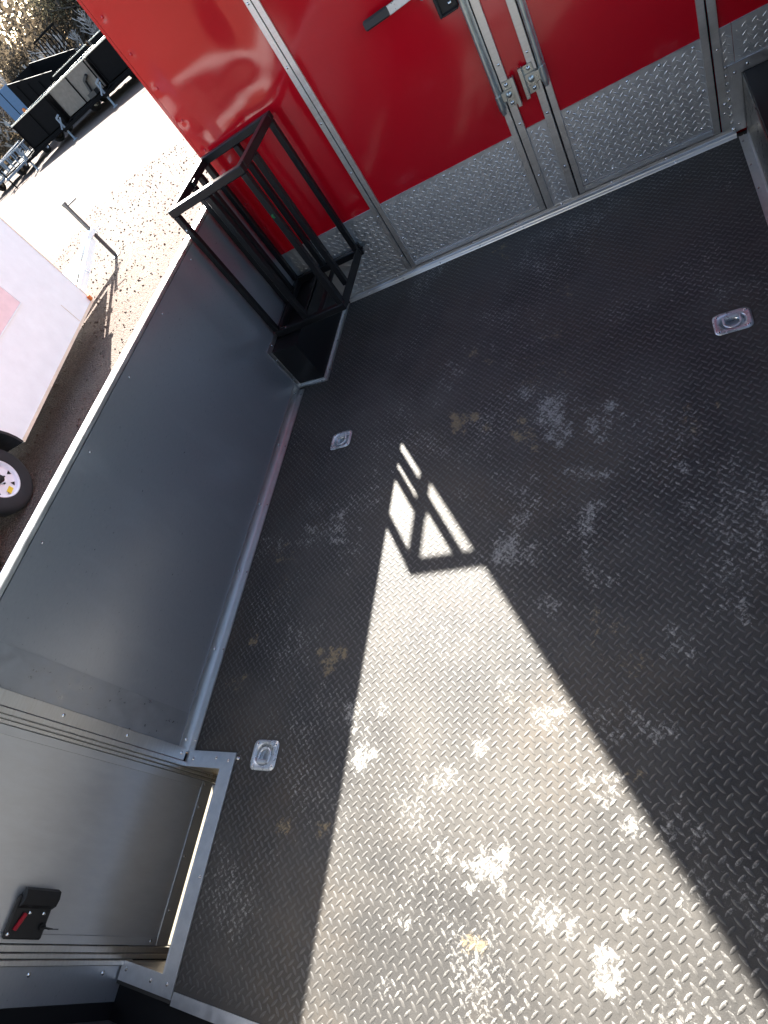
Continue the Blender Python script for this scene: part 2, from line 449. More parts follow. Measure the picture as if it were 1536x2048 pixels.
# deck under the sheet, round the well
d = MB()
d.box(.197, FX1, FY0, -.001, -.06, -.024); d.box(0, .197, WY1 + .002, -.001, -.06, -.024)
d.build('deck_board', M['gasket'], floor)
M['sill'] = paint('pale_sill', (.20, .175, .13), .6, .15)
M['jamb'] = metal('dirty_jamb', (.40, .36, .29), .5, .6, var=.25, dirt=.8)
sw = MB()
sw.box(-.22, .197, WY0 - .004, WY1 + .004, -.235, -.20)
sw.build('step_sill', M['sill'], floor)
sw = MB()
sw.box(.196, .204, WY0 - .004, WY1 + .004, -.20, -.001)
sw.box(.0, .196, WY1 + .001, WY1 + .009, -.20, -.001); sw.box(.0, .196, WY0 - .009, WY0 - .001, -.20, -.001)
sw.build('step_riser', M['jamb'], floor)
fr = MB()
fr.box(.193, .254, -3.100, -2.432, .0016, .0048)
fr.box(.006, .1925, -2.486, -2.432, .0014, .0044)
fr.box(.006, .1925, -3.100, -3.051, .0014, .0044)
fr.box(.250, .254, -3.100, -2.432, .0048, .0066); fr.box(.193, .1965, -3.05, -2.487, .0048, .0062)
fr.box(.006, .25, -2.4355, -2.432, .0048, .0064)
fo = fr.build('step_edging', M['alu_h'], floor)
rs = MB()
rs.box(.256, 2.30, -3.112, -3.080, .0014, .0046)
rs.build('end_strip', M['alu_h'], floor)
sc = MB()
for p in ((.045, -2.46), (.16, -2.452), (.222, -2.458), (.235, -2.80), (.222, -3.07), (.15, -3.075), (.03, -3.07)): sc.dome((p[0], p[1], .0046), (0, 0, 1), .006, .0028)
sc.dome((.262, -2.448, .001), (0, 0, 1), .007, .005)
sc.build('screw_heads', M['screw'], floor, 'stuff')
# straw caught in the corner of the step
M['straw'] = paint('dry_straw', (.30, .22, .11), .8, .3)
st = MB(); r2 = random.Random(3)
for k in range(70):
    p = Vector((.19 - abs(r2.gauss(0, .03)), WY0 + .008 + abs(r2.gauss(0, .02)), -.17 + r2.random() * .03)) if k < 45 else Vector((.05 + r2.random() * .14, WY1 - .004 - r2.random() * .01, -.05 - r2.random() * .05))
    q = p + Vector((r2.uniform(-1, 1), r2.uniform(-1, 1), r2.uniform(-.2, .5))).normalized() * r2.uniform(.01, .03)
    st.cyl(p, q, .0007, 4, smooth=False)
so = st.build('dry_straw', M['straw'], floor, 'stuff')

# ------------------------------------------------------------------ tie-down rings in the floor
def make_ring():
    root = empty('tie_down_ring')
    N = 56; vs = []; fs = []
    def rr(t, hx, hy, rad):
        c, s = math.cos(t), math.sin(t)
        # rounded rectangle hit by the ray at angle t
        lo, hi = 0, .2
        for _ in range(40):
            m = (lo + hi) / 2; x, y = abs(m * c), abs(m * s)
            dx, dy = max(x - hx + rad, 0), max(y - hy + rad, 0)
            inside = (x <= hx and y <= hy and math.hypot(dx, dy) <= rad)
            if inside: lo = m
            else: hi = m
        return lo * c, lo * s
    rings = []
    for prof in ('a', 'b', 'c', 'd', 'e', 'f', 'g', 'h'):
        rg = []
        for i in range(N):
            t = 2 * math.pi * i / N; c, s = math.cos(t), math.sin(t)
            ox, oy = rr(t, .055, .0485, .019); ix, iy = rr(t, .047, .0405, .014)
            rg.append({'a': (.012 * c, .012 * s - .002, -.016), 'b': (.030 * c, .029 * s - .002, -.020), 'c': (.0345 * c, .033 * s - .002, -.010), 'd': (.037 * c, .035 * s - .002, .0005),
                       'e': (.0395 * c, .0372 * s - .002, .0042), 'f': (ix, iy, .0038), 'g': (ox * .985, oy * .985, .0024), 'h': (ox, oy, .0004)}[prof])
        rings.append(rg)
    for rg in rings: vs += rg
    vs.append((0, -.002, -.013)); top = len(vs) - 1
    for k in range(len(rings) - 1):
        for i in range(N):
            fs.append((k * N + i, k * N + (i + 1) % N, (k + 1) * N + (i + 1) % N, (k + 1) * N + i))
    fs += [(i, (i + 1) % N, top) for i in range(N)]
    m = MB(); m.add(vs, fs, True)
    m.build('pan_plate', M['zinc'], root)
    for q in ((-.0505, -.0445, -.02, .02), (.0445, .0505, -.02, .02), (-.026, .026, -.0445, -.0395)):
        rib = MB(); rib.bbox(*q, .003, .0052, .0012); rib.build('rib', M['zinc'], root)
    dr = MB()                                      # D-shaped ring lying in the pan
    pts = [(.0235 * math.cos(a), .022 * math.sin(a) - .001, -.002) for a in np.linspace(math.pi, 2 * math.pi, 15)]
    pts = [(-.0235, .022, .001)] + pts + [(.0235, .022, .001), (-.0235, .022, .001)]
    for a, b in zip(pts[:-1], pts[1:]): dr.cyl(a, b, .0048, 10, caps=False)
    for p in pts[:-1]: dr.dome(p, (0, 0, 1), .0048, .0048, 8)
    dr.build('d_ring', M['zinc'], root)
    st_ = MB()
    n = 9
    prof = [(.022 + .0088 * math.cos(a), .0012 + .0082 * math.sin(a)) for a in np.linspace(0, math.pi, n)]
    prof2 = [(.022 + .0066 * math.cos(a), .0012 + .006 * math.sin(a)) for a in np.linspace(math.pi, 0, n)]
    st_.prism(prof + prof2, 0, -.0175, .0175)
    st_.build('strap', M['zinc'], root)
    for sx in (-1, 1):
        for sy in (-1, 1):
            s = MB(); s.dome((sx * .0405, sy * .034, .0036), (0, 0, 1), .0062, .0026, 10)
            s.build('screw', M['screw'], root)
    return root
ring = make_ring()
RL = ['zinc recessed tie-down ring in the floor near the charcoal wall, closest to the black cage',
      'zinc recessed tie-down ring in the floor beside the corner of the step frame',
      'zinc recessed tie-down ring alone on the right side of the black floor']
for k, (x, y, a) in enumerate(RINGS):
    o = ring if k == 0 else copy_tree(ring)
    o.location = (x, y, .0006); o.rotation_euler = (0, 0, a)
    tag(o, RL[k], 'tie-down ring', 'tie-down rings set in the floor')

# ------------------------------------------------------------------ left half wall
M['wall2'] = metal('charcoal_skin_lap', (.42, .44, .47), .33, .72, var=.06)
lw = tag(empty('half_wall', (0, -1.55, 0)), 'low charcoal metal wall along the left of the floor with a bright sunlit top rail', 'wall')
def P(mb, name, mat, parent, kind=None):
    """child built in world coordinates, parented without moving"""
    o = mb.build(name, mat, parent, kind)
    o.matrix_parent_inverse = Matrix.Translation(-parent.location)
    return o
def sheet(x, y0, y1, z0, z1, th, bulge, seed, ny, nz):
    """thin metal sheet facing +x with slight oil-canning"""
    vs = []; fs = []
    for j in range(nz + 1):
        for i in range(ny + 1):
            u, v = i / ny, j / nz
            e = min(1, 8 * min(u, 1 - u)) * min(1, 8 * min(v, 1 - v))
            y = y0 + (y1 - y0) * u; z = z0 + (z1 - z0) * v
            b = mnoise.noise(Vector((y * 1.3 + seed, z * 1.9, seed))) * bulge * e
            vs.append((x + b, y, z))
    for j in range(nz):
        for i in range(ny):
            k = j * (ny + 1) + i
            fs.append((k, k + 1, k + ny + 2, k + ny + 1))
    m = MB(); m.add(vs, fs, True)
    m.box(x - th, x - .004, y0, y1, z0, z1)
    return m
P(sheet(0, -2.312, 0.0, .0, .829, .045, .0016, 3.3, 60, 24), 'wall_panel', M['wall'], lw)
P(sheet(.0013, -2.44, -2.3125, .0, .829, .045, .0003, 5.1, 6, 20), 'wall_panel', M['wall2'], lw)
P(sheet(.0, -3.155, -3.066, -.03, .829, .045, .0002, 7.1, 4, 20), 'wall_panel', M['wall'], lw)
P(MB().box(-.045, -.03, -3.16, -.001, -.55, -.24), 'skirt_panel', M['alu_plate'], lw)
ck = MB()
ck.bbox(-.050, .0, -3.16, 0.03, .830, .848, .003); ck.box(-.0525, -.0502, -3.16, .03, .79, .844)
ck.bbox(-.030, -.027, -3.155, 0.025, .8478, .8495, .0005)
P(ck, 'top_rail', M['alu'], lw)
bt = MB()
bt.prism([(.0018, .047), (.0042, .0465), (.0055, .010), (.0095, .006), (.034, .0045), (.0385, .0035), (.0385, .0012), (.0018, .0012)], 1, -2.438, -.632)
P(bt, 'base_trim', M['alu'], lw)
js = MB(); js.box(-.045, -.0125, -2.5145, -2.441, -.1995, .8285); js.box(-.045, -.0125, -3.0655, -3.017, -.1995, .8285)
P(js, 'jamb_backing', M['gasket'], lw)  # dark backing added to stop light leaking between the jamb strips
js = MB()
js.bbox(.0016, .0065, -2.470, -2.428, .012, .828, .001)
P(js, 'jamb_trim', M['alu'], lw)
js = MB()
js.bbox(.0, .012, -2.4885, -2.4715, -.199, .828, .002); js.bbox(-.004, .007, -2.5005, -2.4895, -.199, .828, .002); js.bbox(-.012, .002, -2.512, -2.502, -.199, .828, .001)
P(js, 'jamb_trim', M['alu'], lw)
js = MB()
js.bbox(-.012, .002, -3.0345, -3.0185, -.199, .828, .001); js.bbox(-.004, .008, -3.049, -3.036, -.199, .828, .002); js.bbox(.0, .012, -3.065, -3.0505, -.03, .828, .002)
P(js, 'jamb_trim', M['alu'], lw)
sc = MB()
for y in np.arange(-2.40, -.65, .345):
    sc.dome((.0058, y, .028), (1, 0, 0), .0055, .0026); sc.dome((.026, y + .004, .0046), (0, 0, 1), .0055, .0026)
for z in (.03, .27, .51, .75): sc.dome((.0064, -2.447, z), (1, 0, 0), .0062, .003)
for z in (.06, .3, .55): sc.dome((.0004, -3.085, z), (1, 0, 0), .006, .003)
for y in np.arange(-2.0, -.2, .36): sc.dome((.0005, y, .80), (1, 0, 0), .0042, .002)
P(sc, 'screw_heads', M['screw'], lw, 'stuff')
# side door in the wall
dm = NT('satin_grey_skin'); v = dm.coord((1, 1, 1)); hi = dm.noise(dm.coord((1, 3, 1)), 12, 4, .7)
dm.set(Base_Color=dm.mix(dm.rng(hi, .35, .7, 0, 1), (.60, .61, .62), (.65, .66, .665)), Metallic=.75, Roughness=dm.rng(hi, .3, .7, .34, .44), Normal=dm.bump(dm.noise(v, 2.5, 2), .15, .02))
sd_ = sheet(-.008, -3.0165, -2.5135, -.166, .829, .03, .0006, 9.1, 16, 24)
door = P(sd_, 'hatch_door', dm.m, lw)
eb = MB()
eb.bbox(-.0078, -.0035, -3.0165, -2.5135, -.166, -.115, .001); eb.bbox(-.0078, -.0035, -2.538, -2.5135, -.114, .829, .001); eb.bbox(-.0078, -.0035, -3.0165, -2.994, -.114, .829, .001)
eo = eb.build('door_edging', dm.m, door)
sc = MB()
for y, z in ((-2.525, -.13), (-2.60, -.13), (-2.76, -.13), (-2.92, -.13), (-3.005, -.09)): sc.dome((-.0034, y, z), (1, 0, 0), .0055, .0026)
sc.build('screw_heads', M['screw'], door, 'stuff')
# latch: plate, hooded grip, red slide, key
la = MB()
la.bbox(-.0035, .010, -3.006, -2.905, .310, .420, .004)
l1 = la.build('latch_plate', M['matte'], door)
hd = MB()
hd.prism([(.0102, -2.935), (.026, -2.925), (.031, -2.907), (.026, -2.890), (.0102, -2.886)], 2, .312, .414)
hd.build('latch_grip', M['matte'], door)
rd = MB(); rd.obox((.015, -2.985, .402), (.017, -2.945, .388), .011, .008, up=(1, 0, 0), b=.002)
rd.build('slide_lock', paint('red_plastic', (.35, .006, .02), .4), door)
ky = MB(); ky.cyl((.010, -2.975, .325), (.020, -2.975, .325), .009, 12); ky.obox((.020, -2.975, .325), (.046, -2.975, .316), .003, .016, up=(0, 0, 1)); ky.cyl((.046, -2.975, .316), (.056, -2.973, .300), .0012, 5)
ky.build('key', M['matte'], door)
sc = MB()
for y, z in ((-2.945, .372), (-2.945, .330), (-2.995, .412)): sc.dome((.0098, y, z), (1, 0, 0), .0055, .003)
sc.build('screw_heads', M['screw'], door, 'stuff')

# ------------------------------------------------------------------ rear of the porch: threshold, rear wall, posts, right wall, roof
M['int'] = paint('grey_interior_skin', (.12, .122, .128), .35, .1)
rw = tag(empty('partition_wall', (1.1, -3.22, 0)), 'dark grey rear wall panel with a rivet behind the step corner', 'wall')
P(MB().box(-.083, 2.36, -3.24, -3.20, -.148, 2.20), 'wall_panel', M['int'], rw)
P(MB().bbox(-.10, 2.36, -3.199, -3.1135, -.21, -.165, .004).box(.0, 2.31, -3.1985, -3.1135, -.164, -.014), 'threshold', M['gasket'], rw)
P(MB().box(-.10, -.001, -3.199, -3.157, -.5, 2.2), 'dark_gap_fill', M['gasket'], rw)  # black fill added where the gap beside the rear wall falls dark
rv = MB(); rv.dome((-.062, -3.2, .121), (0, 1, 0), .008, .004); rv.dome((-.07, -3.2, -.12), (0, 1, 0), .006, .003); rv.dome((-.02, -3.2, -.125), (0, 1, 0), .006, .003)
P(rv, 'rivet', M['screw'], rw)
ri = tag(empty('half_wall', (2.33, -1.5, 0)), 'low dark wall on the right side of the black floor', 'wall')
P(MB().box(2.302, 2.345, -3.19, -.002, -.55, .83), 'wall_panel', M['int'], ri)
P(MB().bbox(2.30, 2.35, -3.19, -.002, .832, .85, .003), 'top_rail', M['alu'], ri)
po = tag(empty('roof', (1.15, -1.6, 2.24)), 'flat dark-lined roof over the black floor', 'roof')
P(MB().box(0.0, 2.35, -3.25, .0, 2.22, 2.30), 'roof_panel', paint('pale_roof_skin', (.07, .07, .07), .5), po)
for y0, y1 in ((-3.19, -3.13), (-.062, -.002)):
    P(MB().bbox(2.303, 2.345, y0, y1, .853, 2.218, .003), 'corner_post', M['alu'], ri)

# ------------------------------------------------------------------ red cabin wall across the front of the floor
cw = tag(empty('cabin_wall', (1.15, 0, 0)), 'glossy red cabin wall with a bright tread-plate kick strip and two doors', 'wall')
def ATPV(x0, x1, z0, z1):
    """tread plate facing -y: thin sheet with raised treads, one mesh"""
    m = MB(); m.box(x0, x1, -.0032, -.0006, z0, z1)
    cs = []; an = []
    for j in range(int((z1 - z0) / .0285) + 2):
        for i in range(int((x1 - x0) / .032) + 2):
            for ox, oz, a in ((.006, .006, R(42)), (.022, .020, -R(42))):
                # lattice is anchored to the whole wall so neighbouring plates line up
                x = (math.floor(x0 / .032) + i) * .032 + ox; z = (math.floor(z0 / .0285) + j) * .0285 + oz
                if x < x0 + .010 or x > x1 - .010 or z < z0 + .008 or z > z1 - .008: continue
                cs.append((x, z)); an.append(a)
    if cs:
        V, F = tread_field(np.array(cs), np.array(an), .0245, .0052, .0010)
        m.add([(x, -.0032 - z, y) for x, y, z in V], F, True)
    return m
TOP = 2.205
DENT = [(.18, 1.27, .15, .13, -.011), (.42, 1.08, .09, .09, .009), (.22, .97, .14, .06, -.006), (.50, 1.33, .10, .17, .009), (.10, 1.05, .06, .10, .006), (.34, .80, .10, .12, .004)]
def redsheet(x0, x1, z0, z1, y, amp, seed, nx, nz, puckers=()):
    vs = []; fs = []
    for j in range(nz + 1):
        for i in range(nx + 1):
            u, v = i / nx, j / nz
            x = x0 + (x1 - x0) * u; z = z0 + (z1 - z0) * v
            e = min(1, 6 * min(u, 1 - u))
            d = (mnoise.noise(Vector((x * 2.3 + seed, z * 1.7, seed))) + .45 * mnoise.noise(Vector((x * 4.6, z * 3.1 + seed, seed)))) * amp * e
            for px, pz in puckers:
                q = ((x - px) ** 2 + (z - pz) ** 2) / .018 ** 2
                d += .0014 * math.exp(-q)
            if puckers: d += sum(a * math.exp(-((x - px) / rx) ** 2 - ((z - pz) / rz) ** 2) for px, pz, rx, rz, a in DENT) * e * .62
            vs.append((x, y + d, z))
    for j in range(nz):
        for i in range(nx):
            k = j * (nx + 1) + i
            fs.append((k, k + 1, k + nx + 2, k + nx + 1))
    m = MB(); m.add(vs, fs, True); m.box(x0, x1, y + .012, y + .03, z0, z1)
    return m
pk = [(.032, .56 + .142 * k) for k in range(12)]
P(redsheet(.0, .589, .399, TOP, 0, .0045, 2.7, 72, 220, pk), 'red_panel', M['red'], cw)
P(redsheet(1.366, 1.449, .399, TOP, 0, .0006, 1.1, 6, 60), 'red_panel', M['red'], cw)
P(redsheet(2.074, 2.35, .399, TOP, 0, .001, 4.1, 14, 60), 'red_panel', M['red'], cw)
for x0, x1 in ((.002, .589), (1.366, 1.449), (2.074, 2.112), (2.1135, 2.30)):
    P(ATPV(x0, x1, .031, .397), 'kick_plate', M['alu_plate'], cw)
    P(MB().bbox(x0, x1, -.0052, -.0006, .3975, .402, .0008), 'edge_bead', M['alu'], cw)
# cabin side skin and back (shade the ground outside, carry the roof edge)
P(MB().box(-.002, .018, .032, 3.0, -.55, .62).box(2.33, 2.352, .032, 3.0, -.55, .62), 'added_guard', M['alu_plate'], cw)  # unseen metal cladding added to cut red bounce onto the white trailer
P(MB().box(0, .02, .032, 3.0, .621, 2.205).box(2.33, 2.35, .032, 3.0, .621, 2.205).box(.02, 2.33, 2.98, 3.0, -.55, 2.205).box(.02, 2.33, .035, .05, -.55, 2.2), 'wall_skin', M['red'], cw)
P(MB().box(0, 2.35, .001, 3.0, 2.22, 2.30), 'roof_skin', bpy.data.materials['pale_roof_skin'], cw)
P(MB().prism([(-.018, .004), (-.0185, .060), (-.0005, .060), (-.0005, .031), (-.004, .004)], 2, -.55, TOP), 'shadow_trim', M['red'], cw)  # outer lip added to shift the cabin's shadow edge on the floor
# rivets down the left edge
rv = MB()
for px, pz in pk: rv.dome((px, -.0008 + .0014, pz), (0, -1, 0), .0065, .0032)
P(rv, 'rivet', M['red'], cw, 'stuff')
# base extrusion
bt = MB()
bt.prism([(-.0034, .0345), (-.0075, .0340), (-.0088, .0215), (-.0108, .0190), (-.0165, .0185), (-.0215, .0150), (-.0235, .0100), (-.0275, .0060), (-.0300, .0012), (-.0034, .0012)], 0, .200, 2.092)
P(bt, 'base_trim', M['alu'], cw)
sc = MB()
for x in np.arange(.30, 2.06, .22): sc.dome((x, -.0076, .027), (0, -1, 0), .0055, .0026); sc.dome((x + .03, -.0255, .0085), (0, -.6, .8), .005, .0024)
P(sc, 'screw_heads', M['screw'], cw, 'stuff')

def strip(x0, x1, z0, z1, y0, y1, name, parent, groove=None):
    m = MB(); m.bbox(x0, x1, y0, y1, z0, z1, .0012)
    if groove:
        for g in groove: m.bbox(g - .0012, g + .0012, y0 - .0018, y0 + .001, z0, z1, .0006)
    o = m.build(name, M['alu'], parent)
    o.matrix_parent_inverse = Matrix.Translation(-cw.location)
    return o
def sub(mb, name, mat, parent, kind=None):
    return mb.build(name, mat, parent, kind)      # parent already sits in world coordinates
Z0 = .0355
# jamb strips fixed to the wall
strip(.588, .6125, .036, TOP, -.012, -.0005, 'door_jamb', cw)
strip(1.3355, 1.366, .036, TOP, -.012, -.0005, 'door_jamb', cw)
strip(1.4485, 1.478, .036, TOP, -.012, -.0005, 'door_jamb', cw)
strip(2.047, 2.0745, .036, TOP, -.013, -.0005, 'door_jamb', cw)
g = MB()
for x in (.6148, 1.3335, 1.4815, 2.0425): g.box(x - .0022, x + .0018, -.006, -.0008, .036, TOP)
P(g, 'gasket', M['gasket'], cw)
sc = MB()
for x in (.600, 1.352, 1.463, 2.062):
    for z in np.arange(.10, 1.4, .235): sc.dome((x, -.0119, z + (x * 1.7) % .1), (0, -1, 0), .0055, .0026)
P(sc, 'screw_heads', M['screw'], cw, 'stuff')

def leaf(x0, x1, seed, lbl, hinge_left):
    """a door: red skin with its kick plate, edge extrusions and bottom rail"""
    d = redsheet(x0 + .02, x1 - .02, .399, 2.06, -.001, .0022 if hinge_left else .0012, seed, 40, 110)
    d.box(x0 + .02, x1 - .02, .004, .02, .045, 2.06)
    o = P(d, 'door', M['red'], cw); o['label'] = lbl
    k = ATPV(x0 + .02, x1 - .02, .064, .397); sub(k, 'kick_plate', M['alu_plate'], o)
    sub(MB().bbox(x0 + .021, x1 - .021, -.0052, -.0006, .3975, .402, .0008), 'edge_bead', M['alu'], o)
    for a, b in ((x0, x0 + .025), (x1 - .025, x1)):
        sub(MB().bbox(a, b, -.011, -.0003, .038, 2.08, .0012), 'door_stile', M['alu'], o)
    br = MB(); br.bbox(x0 + .026, x1 - .026, -.0095, -.0004, .0375, .0625, .001)
    for z in (.046, .0515, .057): br.bbox(x0 + .026, x1 - .026, -.0108, -.009, z - .0011, z + .0011, .0005)
    sub(br, 'bottom_rail', M['alu'], o)
    s = MB(); r3 = random.Random(int(seed * 10))
    for x in np.linspace(x0 + .05, x1 - .05, 5): s.dome((x, -.0034, .383), (0, -1, 0), .0055, .0028); s.dome((x - .01, -.0034, .082), (0, -1, 0), .006, .003)
    s.dome((x0 + .038, -.0034, .2), (0, -1, 0), .006, .003); s.dome((x1 - .036, -.0034, .22), (0, -1, 0), .006, .003)
    sub(s, 'screw_heads', M['screw'], o, 'stuff')
    return o
ld = leaf(.6165, 1.3305, 6.3, 'left red door with a lever handle', True)
rdoor = leaf(1.4845, 2.0405, 8.8, 'right red door', False)
def lockrod(door, x, z_end, yb=-.028):
    m = MB(); m.cyl((x, yb, z_end + .055), (x, yb, 2.0), .0105, 16); sub(m, 'lock_rod', M['steel'], door)
    m = MB(); m.cyl((x, yb, z_end + .01), (x, yb, z_end + .062), .0135, 16); m.cyl((x, yb, z_end - .012), (x, yb, z_end + .012), .0085, 12, r2=.0118)
    sub(m, 'cam_end', M['steel'], door)
lockrod(ld, 1.313, .512)
lockrod(rdoor, 1.496, .535)
def bracket(x0, x1, z0, z1, lip_right, rod_x):
    """keeper bracket screwed on the post, its lip curled outward"""
    m = MB()
    m.bbox(x0, x1, -.0165, -.0128, z0, z1, .0012)
    xm0, xm1 = (x0 - .006, x1 - .012) if lip_right else (x0 + .012, x1 + .006)
    m.bbox(xm0, xm1, -.0225, -.0166, z0 + .030, z1 - .030, .0015)
    lx = x1 - .006 if lip_right else x0 + .006
    for s_ in ((-1, 1)):
        m.bbox(lx + s_ * .005 - .0022, lx + s_ * .005 + .0022, -.034, -.0166, z0 - .006, z1 + .006, .001)
    m.bbox(lx - .0072, lx + .0072, -.036, -.0335, z0 - .006, z1 + .006, .001)
    # clamp that reaches round the rod
    a, b = (rod_x, xm0 + .01) if lip_right else (xm1 - .01, rod_x)
    m.bbox(a, b, -.0255, -.022, z0 + .033, z1 - .033, .001)
    o = P(m, 'rod_keeper', M['steel'], cw)
    xc = (xm0 + xm1) / 2
    s = MB(); s.dome((xc, -.0226, (z0 + z1) / 2), (0, -1, 0), .0125, .008, 14); s2 = sub(s, 'bolt_head', M['steel'], o)
    for z in (z0 + .015, z1 - .015):
        s = MB(); s.dome((xc, -.0166, z), (0, -1, 0), .0085, .005, 10); sub(s, 'screw', M['screw'], o)
bracket(1.338, 1.388, .508, .608, True, 1.313)
bracket(1.414, 1.466, .518, .622, False, 1.496)
# lever handle with a dark grip, hasp beside the rod
hb = MB(); hb.obox((1.070, -.050, 1.026), (1.165, -.048, 1.029), .006, .032, up=(0, 0, 1), b=.002); hb.obox((1.16, -.048, 1.029), (1.30, -.030, 1.052), .006, .030, up=(0, 0, 1), b=.002)
sub(hb, 'handle_bar', M['zinc'], ld)
gp = MB(); gp.bbox(.966, 1.074, -.058, -.042, 1.010, 1.044, .006); sub(gp, 'handle_grip', M['greyvinyl'], ld)
hs = MB(); hs.bbox(1.224, 1.296, -.012, -.001, .905, 1.06, .005); hs.bbox(1.222, 1.232, -.026, -.0115, .903, 1.06, .003); hs.bbox(1.232, 1.296, -.026, -.0115, .903, .912, .003); sub(hs, 'handle_base', M['matte'], ld)
kn = MB(); kn.cyl((1.190, -.001, .995), (1.190, -.018, .995), .011, 16); kn.dome((1.190, -.018, .995), (0, -1, 0), .011, .004, 16); sub(kn, 'handle_catch', M['zinc'], ld)
s = MB(); s.dome((1.270, -.012, .930), (0, -1, 0), .008, .005, 10); sub(s, 'screw', M['screw'], ld)

# ------------------------------------------------------------------ wheel boxes
def flange(mb, p0, p1, nrm_off, w, n):
    pass
wb = tag(empty('wheel_box', (0, -.3, 0)), 'black wheel box with thin bright edging under the black cage', 'wheel box')
FL = -.590, -.612      # front line, y at the wall and at the outer corner
m = MB(); m.prism([(.001, FL[0]), (.168, FL[1] + .004), (.168, -.004), (.001, -.004)], 2, .0008, .243)
P(m, 'box_body', M['black'], wb)
e = MB()
# floor flange round front and side
e.prism([(.003, FL[0] - .024), (.196, FL[1] - .020), (.192, FL[1] + .004), (.003, FL[0] - .001)], 2, .0016, .0040)
e.prism([(.169, FL[1] + .005), (.196, FL[1] + .005), (.196, -.032), (.169, -.032)], 2, .0016, .0040)
e.prism([(.003, FL[0] - .003), (.170, FL[1] + .0005), (.170, FL[1] + .0030), (.003, FL[0])], 2, .004, .014)
e.prism([(.1688, FL[1]), (.1712, FL[1]), (.1712, -.033), (.1688, -.033)], 2, .004, .014)
e.prism([(.003, FL[0] - .024), (.196, FL[1] - .020), (.196, FL[1] - .018), (.003, FL[0] - .022)], 2, .004, .0056)
e.box(.1942, .1962, FL[1] - .018, -.033, .004, .0056)
# wall flange up the front edge and along the top
e.box(.0022, .0045, FL[0] - .026, FL[0] - .0015, .006, .268)
e.box(.0022, .0045, FL[0] - .001, -.035, .2445, .268)
e.box(.0045, .0062, FL[0] - .026, FL[0] - .0242, .006, .268); e.box(.0045, .0062, FL[0] - .003, FL[0] - .0015, .006, .243)
P(e, 'edging', M['alu'], wb)
sc = MB()
for p, q in (((.0046, -.603, .06), (1, 0, 0)), ((.0046, -.603, .2), (1, 0, 0)), ((.0046, -.55, .257), (1, 0, 0)), ((.15, -.618, .0041), (0, 0, 1)), ((.183, -.55, .0041), (0, 0, 1)), ((.183, -.33, .0041), (0, 0, 1)), ((.183, -.12, .0041), (0, 0, 1))): sc.dome(p, q, .005, .0025)
P(sc, 'screw_heads', M['screw'], wb, 'stuff')
wr = tag(empty('wheel_box', (2.22, -.3, 0)), 'dark wheel box at the right with wide aluminium edging on the red wall and floor', 'wheel box')
P(MB().bbox(2.133, 2.30, -.70, -.0045, .0008, .225, .004), 'box_body', M['black'], wr)
P(MB().box(2.1295, 2.1328, -.697, -.006, .001, .2235), 'wall_skin', metal('reflection_skin', (.34, .33, .29), .3, dirt=.3), wr)  # olive tone stands in for floor and tread plate reflected in this face
e = MB()
e.bbox(2.0865, 2.1285, -.0092, -.0052, .014, .268, .0008); e.bbox(2.0865, 2.30, -.0094, -.0053, .2265, .2685, .0008)
e.box(2.0960, 2.0985, -.0108, -.0093, .014, .262); e.box(2.102, 2.1035, -.0102, -.0093, .014, .262)
e.bbox(2.097, 2.1285, -.70, -.034, .0014, .0042, .0006); e.box(2.097, 2.0995, -.70, -.034, .0042, .0064); e.box(2.112, 2.1145, -.70, -.034, .0042, .0068)
e.prism([(2.1255, .0046), (2.1292, .0046), (2.1292, .026), (2.1275, .026)], 1, -.70, -.034)
e.v = [v for v in e.v]
P(e, 'edging', M['alu_h'], wr)
sc = MB()
for z in np.arange(.055, .27, .03): sc.dome((2.0805, -.0036, z), (0, -1, 0), .0062, .0042)
sc.dome((2.066, -.0131, .14), (0, -1, 0), .006, .003); sc.dome((2.15, -.0096, .247), (0, -1, 0), .006, .003); sc.dome((2.108, -.0094, .235), (0, -1, 0), .005, .0025); sc.dome((2.106, -.0094, .04), (0, -1, 0), .005, .0025)
for y in (-.075, -.25, -.41, -.60): sc.dome((2.106, y, .0043), (0, 0, 1), .006, .003)
sc.dome((2.0855, -.012, .030), (0, -1, 0), .008, .005)
P(sc, 'screw_heads', M['screw'], wr, 'stuff')

# ------------------------------------------------------------------ black tube cage on the left wheel box
cg = tag(empty('tube_cage', (.23, -.27, .245)), 'black square-tube cage with open top standing in the corner by the red wall', 'cage')
X0, X1, Y0, Y1, ZB, ZT, T = .016, .446, -.491, -.041, .2445, .983, .033
def tube(x0, x1, y0, y1, z0, z1, name):
    return P(MB().bbox(x0, x1, y0, y1, z0, z1, .003), name, M['black'], cg)
# top frame
tube(X0, X1, Y0, Y0 + T, ZT - T, ZT, 'top_rail'); tube(X0, X1, Y1 - T, Y1, ZT - T, ZT, 'top_rail')
tube(X0, X0 + T, Y0 + T + .0005, Y1 - T - .0005, ZT - T, ZT - .0005, 'top_rail'); tube(X1 - T, X1, Y0 + T + .0005, Y1 - T - .0005, ZT - T, ZT - .0005, 'top_rail')
